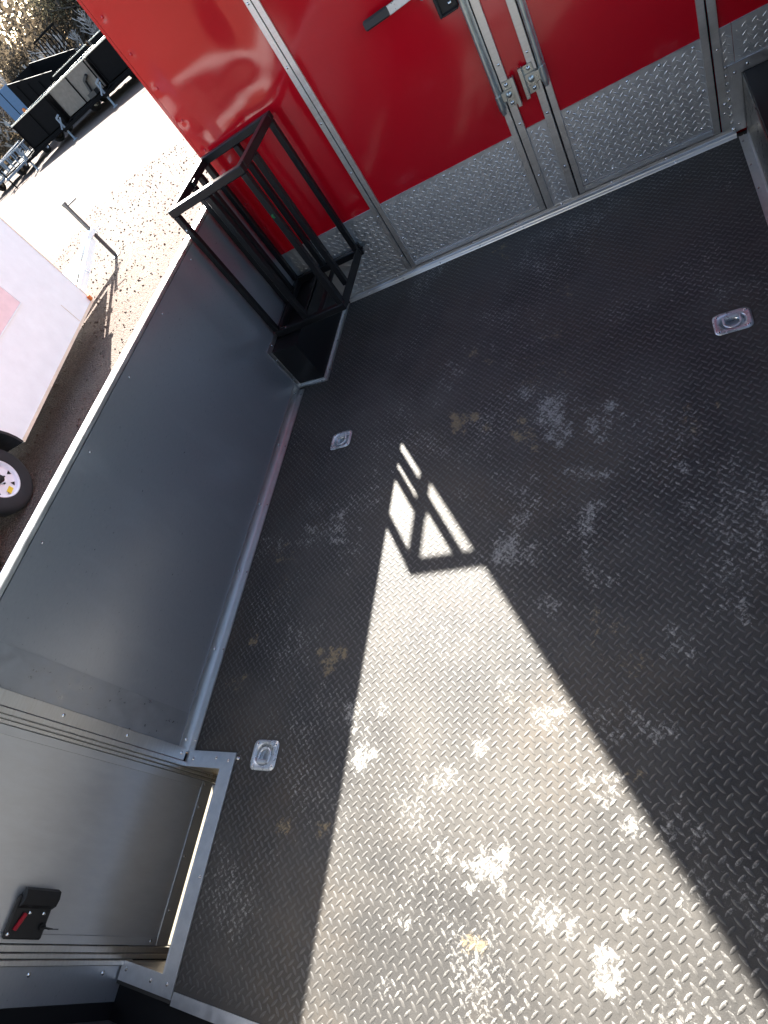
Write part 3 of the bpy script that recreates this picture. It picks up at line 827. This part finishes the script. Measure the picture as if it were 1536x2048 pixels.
# base frame of wider angle
B = .045
tube(X0 + .004, X1, Y0, Y0 + .030, ZB, ZB + .034, 'base_rail'); tube(X0 + .004, X1, Y1 - .030, Y1, ZB, ZB + .034, 'base_rail')
tube(X0 + .004, X0 + .034, Y0 + .031, Y1 - .031, ZB + .001, ZB + .033, 'base_rail')
o = P(MB().bbox(X1 - .006, X1 - .001, Y0 + .031, Y1 - .031, ZB - .002, ZB + .046, .001).bbox(X1 - .050, X1 - .007, Y0 + .031, Y1 - .031, ZB - .002, ZB + .004, .001), 'base_rail', M['black'], cg)
o['label'] = 'right base rail of open angle iron'
tube(.135, .165, Y0 + .031, Y1 - .031, ZB + .002, ZB + .014, 'base_slat'); tube(.26, .29, Y0 + .031, Y1 - .031, ZB + .002, ZB + .014, 'base_slat')
# uprights
zt, zb = ZT - T - .0005, ZB + .0345
PW = .0285
for x, y in ((X0 + .0015, Y0 + .0015), (X1 - .0015 - PW, Y0 + .0015), (X0 + .0015, Y1 - .0065 - PW), (X1 - .0015 - PW, Y1 - .0065 - PW), (.210, Y0 + .0015), (.205, Y1 - .0015 - PW), (X1 - .0015 - PW, -.345), (X0 + .0015, -.265), (X0 + .0015, -.174)):
    tube(x, x + PW, y, y + PW, zb, zt, 'post')
# corner cap at the right back foot, bolts, pull tab on the left rail
P(MB().bbox(X1 - .032, X1 + .004, Y1 - .012, Y1 + .010, ZB - .01, ZB + .055, .003).cyl((X1 - .015, Y1 + .001, ZB + .02), (X1 + .012, Y1 + .001, ZB + .02), .008, 8), 'corner_foot', M['black'], cg)
P(MB().bbox(X0 + T, X0 + T + .012, -.27, -.235, ZT - T + .002, ZT - .010, .002), 'tab', M['black'], cg)
sc = MB(); sc.dome((.088, Y0 + .012, ZB + .0342), (0, 0, 1), .006, .004); sc.dome((X0 + .016, Y0 + .001, .885), (0, -1, 0), .005, .003)
P(sc, 'bolt_heads', M['screw'], cg, 'stuff')
# small green printed mark on the front right upright: three nested arcs
gr = MB()
for k, rr_ in enumerate((.0085, .0055, .0028)): gr.torus((X1 - .016, Y0 + .0012, .763), (0, -1, 0), rr_, .0007, 12, 4, a0=R(60), a1=R(300), ux=(1, 0, 0))
P(gr, 'green_mark', paint('green_print', (.03, .30, .08), .6), cg)

# ------------------------------------------------------------------ outside: gravel yard
G = -.60
def m_gravel():
    t = NT('gravel'); v = t.coord()
    vo = t.n('ShaderNodeTexVoronoi', feature='F1'); t.l(v, vo.inputs['Vector']); vo.inputs['Scale'].default_value = 42
    n1 = t.noise(v, 9, 6, .7); n2 = t.noise(v, .35, 4, .6)
    c = t.mix(vo.outputs['Color'], (.036, .019, .015), (.19, .132, .10))
    c = t.mix(t.rng(n1, .35, .7, 0, .7), c, (.085, .058, .045))
    c = t.mix(t.rng(n2, .4, .65, 0, .6), c, (.12, .108, .09))
    h = t.math('ADD', t.math('MULTIPLY', vo.outputs['Distance'], -1.0), t.math('MULTIPLY', n1, .5))
    t.set(Base_Color=c, Roughness=.9, Normal=t.bump(h, .9, .02))
    t.b.inputs['Specular IOR Level'].default_value = .2
    return t.m
M['gravel'] = m_gravel()
gm = MB(); gm.add([(-260, -260, G), (260, -260, G), (260, 260, G), (-260, 260, G)], [(0, 1, 2, 3)])
tag(gm.build('ground', M['gravel']), kind='structure')
# loose stones close to the trailers
st = MB(); r5 = random.Random(11)
ico = bmesh.new(); bmesh.ops.create_icosphere(ico, subdivisions=1, radius=1)
iv = [v.co.copy() for v in ico.verts]; ifc = [[v.index for v in f.verts] for f in ico.faces]; ico.free()
for k in range(6500):
    x = r5.uniform(-9.5, -1.0); y = r5.uniform(-2.5, 9.5)
    s = r5.choice((.006, .008, .011, .016)) * r5.uniform(.7, 1.5)
    rot = Matrix.Rotation(r5.uniform(0, 6.28), 3, (r5.random(), r5.random(), r5.random() + .01))
    st.add([Vector((x, y, G + s * .25)) + rot @ Vector((a.x * s, a.y * s * .75, a.z * s * .55)) for a in iv], ifc)
tag(st.build('gravel_stones', M['gravel'], fix=False), 'loose gravel stones scattered over the yard beside the trailers', 'gravel', kind='stuff')

# ------------------------------------------------------------------ shared builders for the trailers outside
M['white'] = paint('white_trailer_skin', (.77, .83, .83), .35, .04, .5, .2)
M['trim_w'] = paint('cream_trim', (.70, .62, .48), .4, .1)
M['pink'] = paint('flare_pale_panel', (.77, .60, .60), .45, .08)  # flare put into the colour: the red is paled to pink
M['tyre'] = paint('tyre_rubber', (.022, .022, .024), .8, .2, .3)
M['rim'] = paint('white_wheel', (.74, .75, .80), .35, .05)
M['amber'] = paint('amber_lens', (.55, .14, .02), .3, .1)
M['yellow'] = paint('yellow_sticker', (.7, .5, .03), .5, .05)
def wheel_on(parent, c, ax, r=.345, w=.20, rim=True, mat_rim=None):
    """tyre with its rim, hub and dark triangles for vents"""
    c = Vector(c); ax = Vector(ax).normalized()
    rr = r * .575
    m = MB(); m.lathe(c, ax, [(rr, -w / 2), (rr + .012, -w / 2 - .003), (r * .86, -w / 2 - .008), (r * .97, -w / 2 + .016), (r, -w / 2 + .045), (r, w / 2 - .045), (r * .97, w / 2 - .016), (r * .86, w / 2 + .008), (rr + .012, w / 2 + .003), (rr, w / 2)], 48)
    wo = m.build('wheel', M['tyre'], parent)
    d = MB(); d.lathe(c, ax, [(rr, -w / 2), (rr, w / 2 - .004), (rr - .012, w / 2 - .002), (rr - .022, w / 2 - .022), (rr - .030, w / 2 - .045), (rr * .70, w / 2 - .040), (rr * .42, w / 2 - .030), (.06, w / 2 - .028), (.055, w / 2 - .045), (.0, w / 2 - .045)], 48)
    d.build('rim', mat_rim or M['rim'], wo)
    a = ax.orthogonal().normalized(); e = ax.cross(a)
    h = MB()
    for k in range(8):
        t = 2 * math.pi * (k + .5) / 8
        def pt(rad, tt): return c + ax * (w / 2 - .0365) + (a * math.cos(tt) + e * math.sin(tt)) * rad
        p = [pt(rr * .80, t - .13), pt(rr * .80, t + .13), pt(rr * .60, t)]
        q = [x + ax * .004 for x in p]
        h.add(p + q, [(0, 1, 2), (3, 4, 5), (0, 1, 4, 3), (1, 2, 5, 4), (2, 0, 3, 5)])
    h.build('vent_shade', M['gasket'], wo, 'stuff')  # solid dark triangles standing in for the shade inside the vents
    hb = MB(); hb.cyl(c + ax * (w / 2 - .045), c + ax * (w / 2 + .005), .038, 16); hb.dome(c + ax * (w / 2 + .005), ax, .038, .012, 16)
    for k in range(5):
        t = 2 * math.pi * k / 5
        p = c + (a * math.cos(t) + e * math.sin(t)) * .060 + ax * (w / 2 - .03)
        hb.cyl(p, p + ax * .018, .009, 6)
    hb.build('hub', M['rubber'], wo)
    return wo

# ------------------------------------------------------------------ white trailer parked alongside
wt = tag(empty('enclosed_trailer', (-4.83, 3.05, G), R(12.3)), 'pale white enclosed trailer with a red side panel paled by flare and white spoked wheels', 'trailer')
# local frame: -y runs back along its right side, +x towards us; body spans x -1.6..0, y -4.9..0
WL, WH0, WH1 = 7.4, .30, 2.35  # unseen rear lengthened to keep bright ground out of the red wall's reflection
b = MB()
b.prism([(0, .30), (0, WH1), (-WL, WH1), (-WL, .30), (-4.56, .30), (-4.50, .52), (-4.35, .70), (-4.04, .80), (-3.14, .80), (-2.83, .70), (-2.68, .52), (-2.60, .30)], 0, -1.62, -.0015)
b.build('body', M['white'], wt)
tr = MB(); tr.box(-.0012, .006, -2.60, .004, .292, .325); tr.box(-.0012, .006, -WL, -4.57, .292, .325); tr.box(-.030, .004, -.004, .008, .30, WH1 - .02); tr.box(-.0012, .003, -.497, -.493, .33, .60)
tr.build('trim', M['trim_w'], wt, 'stuff')
pn = MB(); pn.bbox(-.0012, .007, -3.2, -.945, .965, 2.05, .002); pn.build('red_panel', M['pink'], wt)
pn = MB()
pn.bbox(-.001, .011, -3.21, -.935, .950, .964, .002); pn.bbox(-.001, .011, -.944, -.932, .9645, 2.06, .002); pn.build('panel_trim', M['white'], wt)
mk = MB(); mk.bbox(.0005, .035, -.040, .010, .325, .39, .006); mk.build('marker_light', M['amber'], wt)
fe = MB()
arc = [((-3.14 if math.cos(a) > 0 else -4.04) + .50 * math.cos(a), .36 + .46 * math.sin(a)) for a in np.linspace(R(-4), R(184), 20)]
arc2 = [((-3.14 if math.cos(a) > 0 else -4.04) + .47 * math.cos(a), .36 + .43 * math.sin(a)) for a in np.linspace(R(184), R(-4), 20)]
for k in range(19):
    q = [arc[k], arc[k + 1], arc2[18 - k], arc2[19 - k]]
    fe.prism(q, 0, -.28, .06)
fe.build('fender', M['rubber'], wt)
ww = wheel_on(wt, (-.10, -3.14, .345), (1, 0, 0))
sk = MB(); sk.bbox(-.034, -.028, -3.21, -3.14, .19, .235, .001); sk.build('sticker', M['yellow'], ww)
for yy in (-3.14, -4.04): wheel_on(wt, (-1.52, yy, .345), (-1, 0, 0))
wheel_on(wt, (-.10, -4.04, .345), (1, 0, 0))
tg = MB(); tg.obox((-.10, .0, .42), (-.80, 2.25, .42), .06, .10); tg.obox((-1.52, .0, .42), (-.80, 2.25, .42), .06, .10); tg.obox((-1.3, .9, .42), (-.32, .9, .42), .05, .08); tg.bbox(-.86, -.74, 2.1, 2.45, .44, .52, .01)
tg.prism([(-.15, .02), (-1.45, .02), (-.80, 1.9)], 2, .475, .48)
tg.build('tongue', M['white'], wt)
jk = MB(); jk.cyl((-.80, 2.42, -.0), (-.80, 2.42, .95), .032, 12); jk.cyl((-.80, 2.42, .95), (-.80, 2.42, 1.0), .04, 12); jk.obox((-.80, 2.42, .93), (-.62, 2.50, .93), .02, .02); jk.cyl((-.80, 2.42, .0), (-.80, 2.42, .012), .09, 12)
jk.build('jack', M['greyvinyl'], wt)
ch = MB()
for k in range(10): ch.torus((-.80 + .03 * math.sin(k), 2.46 + .02 * k, .40 + .13 * ((k - 5) / 5) ** 2), (math.cos(k * 1.57), .3, math.sin(k * 1.57)), .022, .005, 10, 5)
ch.build('chain', M['zinc'], wt)

# unseen trailer added only to shape the reflection in the red wall
ot = tag(empty('enclosed_trailer', (-4.4, -8.6, G), R(4)), 'unseen orange trailer added to tint the reflection in the red wall', 'trailer')
m = MB(); m.bbox(-1.9, 1.2, -5.0, 0, .40, 2.75, .03); m.build('body', paint('orange_skin', (.12, .036, .02), .4, .05), ot)
m = MB(); m.box(-1.9, 1.2, -.002, .012, .40, .80); m.build('added_guard', M['alu_h'], ot)
m = MB(); m.obox((-1.2, 0, .42), (-.35, 1.5, .42), .07, .1); m.obox((.5, 0, .42), (-.35, 1.5, .42), .07, .1); m.build('tongue', M['dblk'] if 'dblk' in M else M['black'], ot)
for sx in (-1.98, 1.28):
    for yy in (-2.2, -3.0): wheel_on(ot, (sx, yy, .345), (1 if sx > 0 else -1, 0, 0))

# ------------------------------------------------------------------ row of dump trailers on the far side of the yard
M['tan'] = paint('tan_front', (.13, .11, .09), .4, .2, .4)
M['dblk'] = paint('black_bed_paint', (.006, .0055, .0055), .7, .3, .05)
M['blue'] = paint('blue_truck_paint', (.03, .10, .20), .4, .1)
M['paleblue'] = paint('pale_blue_steel', (.15, .185, .22), .5, .1)
M['rail'] = metal('rail_steel', (.6, .6, .58), .3)
ROW = R(-6.9)
def dump(x, y, w, zt, mat, lbl, jackx, grab=False, rot=ROW, extras=0):
    """front wall faces -y in its own frame; bed runs back along +y"""
    r = tag(empty('dump_trailer', (x, y, G), rot), lbl, 'trailer', 'dump trailers parked in a row')
    L = 4.2
    m = MB(); m.bbox(-w / 2, w / 2, 0, .07, .62, zt, .01); m.build('bulkhead', mat, r)
    m = MB(); m.box(-w / 2, -w / 2 + .05, .071, L, .62, zt - .01); m.box(w / 2 - .05, w / 2, .071, L, .62, zt - .01); m.box(-w / 2 + .051, w / 2 - .051, .071, L, .60, .66); m.box(-w / 2 + .051, w / 2 - .051, L - .05, L, .661, zt + .20)
    m.build('bed', M['dblk'], r)
    m = MB(); m.obox((-w / 2 - .03, 0, zt), (w / 2 + .03, 0, zt), .04, .04); m.obox((-w / 2, .04, zt + .002), (-w / 2, L, zt + .002), .07, .06); m.obox((w / 2, .04, zt + .002), (w / 2, L, zt + .002), .07, .06)
    m.build('top_rail', M['rail'], r)
    m = MB(); m.obox((-w / 2, L - .02, zt + .22), (w / 2, L - .02, zt + .22), .05, .04); m.build('gate_rail', M['rail'], r)
    for s in (-.5, 0, .5):
        m = MB(); m.bbox(s * w * .96 - .02, s * w * .96 + .02, -.05, -.001, .60, zt - .04, .004); m.build('wall_post', M['dblk'], r)
    m = MB(); m.box(-w / 2 + .1, -w / 2 + .2, -.1, L, .42, .60); m.box(w / 2 - .2, w / 2 - .1, -.1, L, .42, .60); m.box(-w / 2, w / 2, -.12, 0, .40, .58); m.obox((-w / 2 + .15, -.1, .5), (jackx, -1.2, .48), .08, .12); m.obox((w / 2 - .15, -.1, .5), (jackx, -1.2, .48), .08, .12)
    m.build('chassis', M['dblk'], r)
    for sx in (-1, 1):
        for yy in (1.9, 2.75): wheel_on(r, (sx * (w / 2 + .14), yy, .36), (sx, 0, 0), .36, .22, mat_rim=M['rail'])
    m = MB(); m.cyl((jackx, -1.1, .02), (jackx, -1.1, .95), .045, 10); m.obox((jackx, -1.1, .95), (jackx + .22, -1.1, 1.0), .07, .07); m.cyl((jackx, -1.1, 0), (jackx, -1.1, .03), .12, 10); m.obox((jackx - .06, -1.25, .55), (jackx + .1, -1.0, .9), .06, .05)
    m.build('jack', M['paleblue'], r)
    if grab:
        m = MB(); m.obox((w * .25, -.12, .80), (w * .29, -.12, 1.22), .12, .10); m.obox((w * .29, -.12, 1.20), (w * .38, -.12, 1.30), .12, .10); m.box(w * .2, w * .36, -.3, -.05, .62, .80)
        m.build('battery_box', M['matte'], r)
    return r
dump(-19.1, 23.64, 2.95, 1.72, M['tan'], 'trailer with a tan front wall split by one dark seam, in the far row', -.95, True)
dump(-22.40, 24.05, 3.1, 1.72, M['dblk'], 'black dump trailer left of the tan one, jack at its left corner', -1.05)
dump(-15.95, 23.26, 2.95, 1.72, M['dblk'], 'black dump trailer partly hidden by the red wall, right of the tan one', -.95)
# blue truck body standing behind the black one
bt_ = tag(empty('box_truck', (-26.9, 29.2, G), ROW), 'blue truck body with an orange lamp behind the black trailers', 'truck')
m = MB(); m.bbox(-1.5, .05, 0, .08, .75, 3.0, .02); m.build('body_panel', M['blue'], bt_)
for y0, y1 in ((0, .06), (2.24, 2.3)):
    m = MB(); m.prism([(.051, .75), (3.3, .75), (3.3, 2.12), (.051, 2.95)], 1, y0, y1); m.build('side_panel', M['dblk'], bt_)
m = MB(); m.box(.051, 3.3, .061, 2.239, .70, .80); m.box(3.25, 3.3, .061, 2.239, .801, 2.0); m.box(-1.5, .05, .081, 2.3, .75, 2.9); m.build('cargo_body', M['dblk'], bt_)
m = MB(); m.cyl((-.25, -.04, 1.75), (-.25, 0, 1.75), .13, 12); m.build('lamp', M['amber'], bt_)
m = MB(); m.bbox(-.78, -.74, -.02, -.001, .78, 2.95, .004); m.build('seam_strip', M['dblk'], bt_)
for k in range(4):
    m = MB(); m.bbox(.55 + k * .75, .62 + k * .75, -.05, -.001, .78, 2.65 - k * .23, .004); m.build('side_rib', M['dblk'], bt_)
for sx in (-1, 1):
    for yy in (.9, 3.9): wheel_on(bt_, (sx * 1.05, yy, .48), (sx, 0, 0), .48, .28, mat_rim=M['rail'])
# slatted loading gate behind
gt = tag(empty('loading_gate', (-26.1, 33.5, G), ROW), 'upright dark slatted gate standing behind the dump trailers', 'gate')
for k in range(8):
    m = MB(); m.bbox(-.98 + k * .28 - .03, -.98 + k * .28 + .03, -.03, .03, 1.0, 3.35, .004); m.build('slat', M['dblk'], gt)
for z0, z1 in ((3.36, 3.46), (.9, .99)):
    m = MB(); m.bbox(-1.08, 1.08, -.04, .04, z0, z1, .01); m.build('rail', M['dblk'], gt)
for x0, x1 in ((-1.08, -1.0), (1.0, 1.08)):
    m = MB(); m.box(x0, x1, -.04, .04, .0, .9); m.build('post', M['dblk'], gt)
# utility trailers with open frames at the left
def utility(x, y, lbl):
    r = tag(empty('utility_trailer', (x, y, G), ROW + R(20)), lbl, 'trailer', 'open utility trailers in the row')
    m = MB(); m.box(-.9, .9, 0, 3.4, .50, .56); m.build('deck', M['dblk'], r)
    m = MB()
    for s in (-.9, .9):
        m.obox((s, 0, 1.05), (s, 3.4, 1.05), .06, .06)
        for k in range(6): m.obox((s, k * .68, .56), (s, k * .68, 1.02), .05, .05)
    m.obox((-.9, 0, 1.05), (.9, 0, 1.05), .06, .06)
    for k in range(5): m.obox((-.72 + k * .36, 0, .56), (-.72 + k * .36, 0, 1.02), .04, .04)
    m.build('side_rail', M['paleblue'], r)
    m = MB(); m.obox((-.8, 0, .48), (0, -1.3, .48), .08, .1); m.obox((.8, 0, .48), (0, -1.3, .48), .08, .1); m.build('tongue', M['paleblue'], r)
    m = MB(); m.cyl((0, -1.2, 0), (0, -1.2, .9), .04, 8); m.cyl((0, -1.2, .9), (.25, -1.2, .93), .03, 8); m.build('jack', M['dblk'], r)
    for sx in (-1, 1): wheel_on(r, (sx * 1.02, 1.8, .33), (sx, 0, 0), .33, .2, mat_rim=M['rail'])
utility(-25.6, 24.1, 'open pale blue utility trailer next to the black dump trailer')
utility(-28.2, 24.7, 'open utility trailer farthest left in the row, cut by the picture edge')

# ------------------------------------------------------------------ trees and sheds beyond
def m_leaf(name, a, b_):
    t = NT(name); oi = t.noise(t.coord(), 1.3, 3)
    c = t.mix(t.rng(oi, .35, .65, 0, 1), a, b_)
    t.set(Base_Color=c, Roughness=.8)
    tl = t.n('ShaderNodeBsdfTranslucent'); t.l(c, tl.inputs['Color'])
    mx = t.n('ShaderNodeMixShader'); mx.inputs[0].default_value = .45
    t.l(t.b.outputs[0], mx.inputs[1]); t.l(tl.outputs[0], mx.inputs[2])
    t.l(mx.outputs[0], t.t.nodes['Material Output'].inputs['Surface'])
    return t.m
M['leafA'] = m_leaf('dry_olive_leaf', (.085, .076, .045), (.12, .105, .06))
M['leafB'] = m_leaf('brown_leaf', (.065, .052, .036), (.10, .076, .05))
M['bark'] = paint('grey_bark', (.12, .10, .085), .9, .25)
M['pbark'] = paint('pale_bark', (.42, .39, .36), .8, .25)
def tree(x, y, h, seed, leaf, bark, lbl, name='tree', nleaf=11000, grp='trees beyond the trailer row'):
    r6 = random.Random(seed)
    r = tag(empty(name, (x, y, G)), lbl, 'tree', grp)
    tr = MB(); tips = []
    def grow(p, d, L, rad, lev):
        n = 3; pts = [p]
        for k in range(n):
            d = (d + Vector((r6.gauss(0, .12), r6.gauss(0, .12), .04))).normalized()
            p = p + d * L / n; pts.append(p)
        for k in range(n): tr.cyl(pts[k], pts[k + 1], rad * (1 - .3 * k / n), 6 if lev < 2 else 4, r2=rad * (1 - .3 * (k + 1) / n), caps=False)
        if lev >= 2: tips.extend(pts[1:])
        if lev < 4:
            for k in range(3 if lev else 4):
                nd = (d + Vector((r6.gauss(0, .55), r6.gauss(0, .55), r6.gauss(.15, .3)))).normalized()
                grow(pts[-1 if k < 2 else -2], nd, L * r6.uniform(.6, .8), rad * .58, lev + 1)
    grow(Vector((0, 0, 0)), Vector((0, 0, 1)), h * .30, h * (.034 if bark is M['pbark'] else .022), 0)
    tr.build('trunk', bark, r, fix=False)
    if nleaf:
        cr = MB()
        for k in range(nleaf):
            p = r6.choice(tips) + Vector((r6.gauss(0, .4), r6.gauss(0, .4), r6.gauss(0, .38)))
            s = r6.uniform(.04, .10)
            a = Vector((r6.gauss(0, 1), r6.gauss(0, 1), r6.gauss(0, 1))).normalized(); b_ = a.orthogonal().normalized()
            cr.add([p - a * s, p + b_ * s * .5, p + a * s, p - b_ * s * .5], [(0, 1, 2, 3)])
        cr.build('crown', leaf, r, fix=False)
    return r
TP = [(-27.5, 42.5, 8.5, 'leafA', 'bark', 'olive brushy tree straight behind the slatted gate'), (-24.2, 41.0, 8.0, 'leafA', 'bark', 'olive brushy tree behind the tan trailer'),
      (-31.5, 42.0, 6.0, 'leafB', 'bark', 'brown leaved tree behind the blue truck'), (-34.8, 40.2, 5.0, 'leafB', 'bark', 'low brown tree toward the left edge'),
      (-22.5, 44.0, 9.0, 'leafA', 'bark', 'tallest olive tree close to the red wall edge'), (-30.0, 46.0, 8.5, 'leafA', 'bark', 'tall open tree against the white sky'), (-26.0, 45.5, 8.8, 'leafA', 'bark', 'dense olive tree between the gate and the red wall'), (-20.5, 40.0, 7.0, 'leafA', 'bark', 'olive tree touching the edge of the red wall')]
for k, (x, y, h, lf, bk, lb) in enumerate(TP): tree(x, y, h, 20 + k, M[lf], M[bk], lb)
for k in range(9):
    x = -36.5 + k * 1.25; y = 36.0 + k * .55
    tree(x, y, 3.6 + (k * 37 % 11) * .13, 60 + k, M['leafB'], M['pbark'], 'pale bare trunk standing in the brushy strip behind the blue truck', 'bare_tree', 160, 'pale bare trunks in the brush')
# far wood that closes the yard
fw = MB(); r7 = random.Random(5)
for k in range(60000):
    a = r7.uniform(R(100), R(155)); d = r7.uniform(50, 75)
    x, y = d * math.cos(a), d * math.sin(a)
    hh = 1.9 + 2.8 * max(0, min(1, (R(138) - a) / R(14)))
    p = Vector((x, y, G + abs(r7.gauss(0, 1)) * hh + .1)); s = r7.uniform(.12, .32)
    u = Vector((r7.gauss(0, 1), r7.gauss(0, 1), r7.gauss(0, 1))).normalized(); w_ = u.orthogonal().normalized()
    fw.add([p - u * s, p + w_ * s * .5, p + u * s, p - w_ * s * .5], [(0, 1, 2, 3)])
tag(fw.build('far_wood', M['leafB'], fix=False), 'dry brown scrub closing the far side of the yard', 'scrub', kind='stuff')
sh = tag(empty('storage_shed', (-22.5, 35.5, G), ROW), 'low shed with a bright metal roof behind the dump trailers', 'shed')
m = MB(); m.box(-1.5, 1.5, 0, 3, 0, 2.55); m.build('wall', paint('orange_tan_board', (.34, .19, .07), .7, .15), sh)
m = MB(); m.add([(-1.7, -.3, 2.62), (1.7, -.3, 2.62), (1.7, 3.3, 3.0), (-1.7, 3.3, 3.0), (-1.7, -.3, 2.56), (1.7, -.3, 2.56), (1.7, 3.3, 2.94), (-1.7, 3.3, 2.94)], [(0, 1, 2, 3), (4, 7, 6, 5), (0, 4, 5, 1), (1, 5, 6, 2), (2, 6, 7, 3), (3, 7, 4, 0)]); m.build('roof', M['rail'], sh)
m = MB(); m.bbox(-.5, .5, -.03, -.001, .02, 2.0, .005); m.build('door', M['dblk'], sh)
